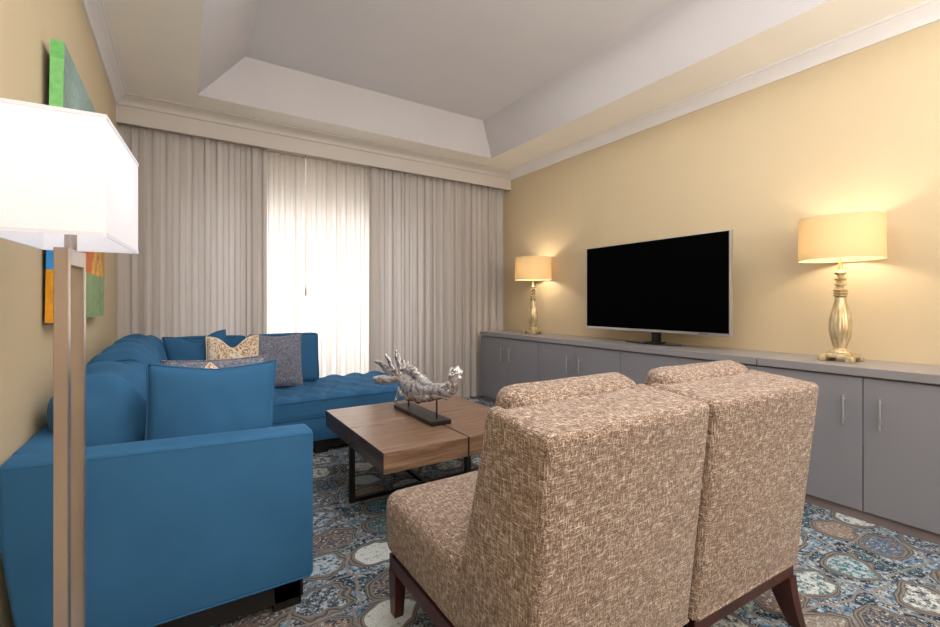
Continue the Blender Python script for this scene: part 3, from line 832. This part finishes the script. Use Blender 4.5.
# ------------------------------------------------------------------ slipper chairs
def make_chair():
    t = thing('armless_chair', '', 'chair', (0,0,0))
    W=.618; hwc=W/2
    # shell: rear slab with side wings, raked ; profile in (y,z)
    def shell():
        def fn(q,a,b_,c): return q
        bm = bmesh.new()
        wing=.045
        outer=lambda z: (-.068*(z-.22)/.65)       # rear plane y
        front=lambda z: (.292-.125*max(0,(z-.44))/.43) if z>.44 else .292+.02*(.44-z)/.22
        nz=22; sect=[]
        for k in range(nz+1):
            z=.22+.65*k/nz
            yo,yf=outer(z),front(z); ym=max(yo+.12, yf-.028)
            r=.018
            zt = z
            # U-shaped section, ccw, corners rounded
            S=[(-hwc+r,yo),(hwc-r,yo),(hwc-r*.3,yo+r*.3),(hwc,yo+r),(hwc,yf-r),(hwc-r*.3,yf-r*.3),(hwc-r,yf),(hwc-wing,yf),(hwc-wing,ym),(-hwc+wing,ym),(-hwc+wing,yf),(-hwc+r,yf),(-hwc+r*.3,yf-r*.3),(-hwc,yf-r),(-hwc,yo+r),(-hwc+r*.3,yo+r*.3)]
            sect.append([(x,y,zt) for x,y in S])
        # subdivide rear span for smoother shading
        rings=[[bm.verts.new(p) for p in s_] for s_ in sect]
        n_=len(rings[0])
        for a,b_ in zip(rings,rings[1:]):
            for k in range(n_): bm.faces.new((a[k],a[(k+1)%n_],b_[(k+1)%n_],b_[k]))
        top=bm.faces.new(rings[-1]); bm.faces.new(rings[0][::-1])
        bmesh.ops.recalc_face_normals(bm, faces=bm.faces)
        te=list(top.edges)
        bmesh.ops.bevel(bm, geom=te, offset=.02, segments=4, affect='EDGES', profile=.5)
        # tilt the top: front a little higher than the rear
        for v in bm.verts:
            if v.co.z>.8: v.co.z += (v.co.y+.07)*.10
        return bm
    obj('back_shell', shell(), M_tweed, t, True, autosm=50)
    # seams
    # inner back cushion
    bm = soft_box(W-.105, .125, .50, .045, (0,.010,.0), .03, .003, 5, 2)
    M = Matrix.Translation((.027,.252,.678)) @ Matrix.Rotation(radians(15),4,'X')
    obj('back_cushion', place(bm,M), M_tweed, t, True)
    # seat
    bm = soft_box(W, .562, .23, .05, (0,.01,.010), .025, .002, 5, 3)
    obj('seat', place(bm, Matrix.Translation((0,.560,.333))), M_tweed, t, True)
    bm=bmesh.new(); box(bm,-hwc+.02,hwc-.02,.015,.285,.215,.44); obj('seat_deck', bm, M_tweed, t)
    # welt along the lower edge
    bm=bmesh.new(); tube(bm,[(-hwc+.01,.002,.222),(hwc-.01,.002,.222)],.006,8); tube(bm,[(-hwc+.004,.01,.222),(-hwc+.004,.26,.222)],.005,8); tube(bm,[(hwc-.004,.01,.222),(hwc-.004,.26,.222)],.005,8)
    obj('welt', bm, M_tweed, t)
    # wood rail
    bm=bmesh.new()
    box(bm,-hwc+.015,hwc-.015,.012,.037,.165,.218,.002,1); box(bm,-hwc+.015,hwc-.015,.785,.81,.165,.22,.002,1)
    for s_ in (-1,1): box(bm, s_*(hwc-.0275)-.0125, s_*(hwc-.0275)+.0125, .0372,.7848,.165,.218,.002,1)
    obj('seat_rail', bm, M_cherry, t)
    for sx in (-1,1):
        for rear in (True,False):
            bm=bmesh.new(); cx=sx*(hwc-.035)
            if rear: tp=(.004,.085); bt=(-.030,.012)
            else: tp=(.75,.81); bt=(.765,.805)
            wt, wb = .045,.034
            # tapered leg with slight outward curve
            rings=[]
            for k in range(7):
                s_=k/6; z=.166*(1-s_)+ (0 if s_==1 else 0)
                e = s_**1.6 if rear else s_
                ya=tp[0]*(1-e)+bt[0]*e; yb=tp[1]*(1-e)+bt[1]*e; w_=(wt*(1-s_)+wb*s_)/2
                cc_=cx+sx*.0*s_
                rings.append([bm.verts.new(p) for p in ((cc_-w_,ya,z),(cc_+w_,ya,z),(cc_+w_,yb,z),(cc_-w_,yb,z))])
            for a,b_ in zip(rings,rings[1:]):
                for k in range(4): bm.faces.new((a[k],a[(k+1)%4],b_[(k+1)%4],b_[k]))
            bm.faces.new(rings[0]); bm.faces.new(rings[-1][::-1])
            obj('leg', bm, M_cherry, t)
    return t
c1 = make_chair(); c1.location=(.945,.749,0); c1.rotation_euler=(0,0,radians(.2))
c1['label']='beige tweed armless chair seen from behind, left of the pair, nearer the sofa'; c1['group']='pair of beige tweed armless chairs'
c2 = dup(c1, location=(1.567,.722,0), label='beige tweed armless chair seen from behind, right of the pair, nearer the cabinets', group='pair of beige tweed armless chairs')
c2.rotation_euler=(0,0,radians(-2.5))

# ------------------------------------------------------------------ camera
cam = bpy.data.cameras.new('camera'); co_ = link(bpy.data.objects.new('camera', cam))
cam.sensor_width = 36; cam.lens = 446/940*36; cam.shift_y = -10.5/940; cam.clip_start=.02
co_.location=(0,0,1.15); co_.rotation_euler=(radians(90),0,radians(-32.85))
SC.camera = co_

# ------------------------------------------------------------------ lights
def area(name, loc, rot, sx, sy, p, col=(1,1,1)):
    l=bpy.data.lights.new(name,'AREA'); l.shape='RECTANGLE'; l.size=sx; l.size_y=sy; l.energy=p; l.color=col
    o=link(bpy.data.objects.new(name,l)); o.location=loc; o.rotation_euler=rot; return o
def point(name, loc, p, col, r=.03):
    l=bpy.data.lights.new(name,'POINT'); l.energy=p; l.color=col; l.shadow_soft_size=r
    o=link(bpy.data.objects.new(name,l)); o.location=loc; return o
area('window_light', ((WX0+WX1)/2, YF+.35, (WZ0+WZ1)/2), (radians(-90),0,0), 2.3, 1.75, 50, (1,.98,.96))
area('added_tray_fill', (1.55,1.2,3.06), (0,0,0), 1.8, 3.6, 52, (1,.97,.94))  # added fill lamp below the tray, not a ceiling fixture
area('added_ceiling_fill', (1.3,-1.5,1.7), (radians(180-12),0,0), 2.4, 1.0, 155, (1,.98,.96))  # added lamp behind the camera, aimed up to brighten the ceiling
area('added_rear_fill', (1.2,-2.0,1.6), (radians(90),0,radians(-10)), 2.6, 1.6, 21, (1,.98,.97))  # unseen fill lamp added behind the camera, facing the window wall
for y in (3.74,1.018): point('table_lamp_bulb', (3.24,y,ZC+.70), 5.8, (1,.85,.66), .05)
point('floor_lamp_bulb', (-.217,1.372,1.44), .8, (1,.95,.9), .03)
w = bpy.data.worlds.new('world'); SC.world=w; w.use_nodes=True
bg=w.node_tree.nodes['Background']; bg.inputs[0].default_value=(.95,.97,1,1); bg.inputs[1].default_value=.8
SC.view_settings.view_transform='Standard'; SC.view_settings.look='None'; SC.view_settings.exposure=0
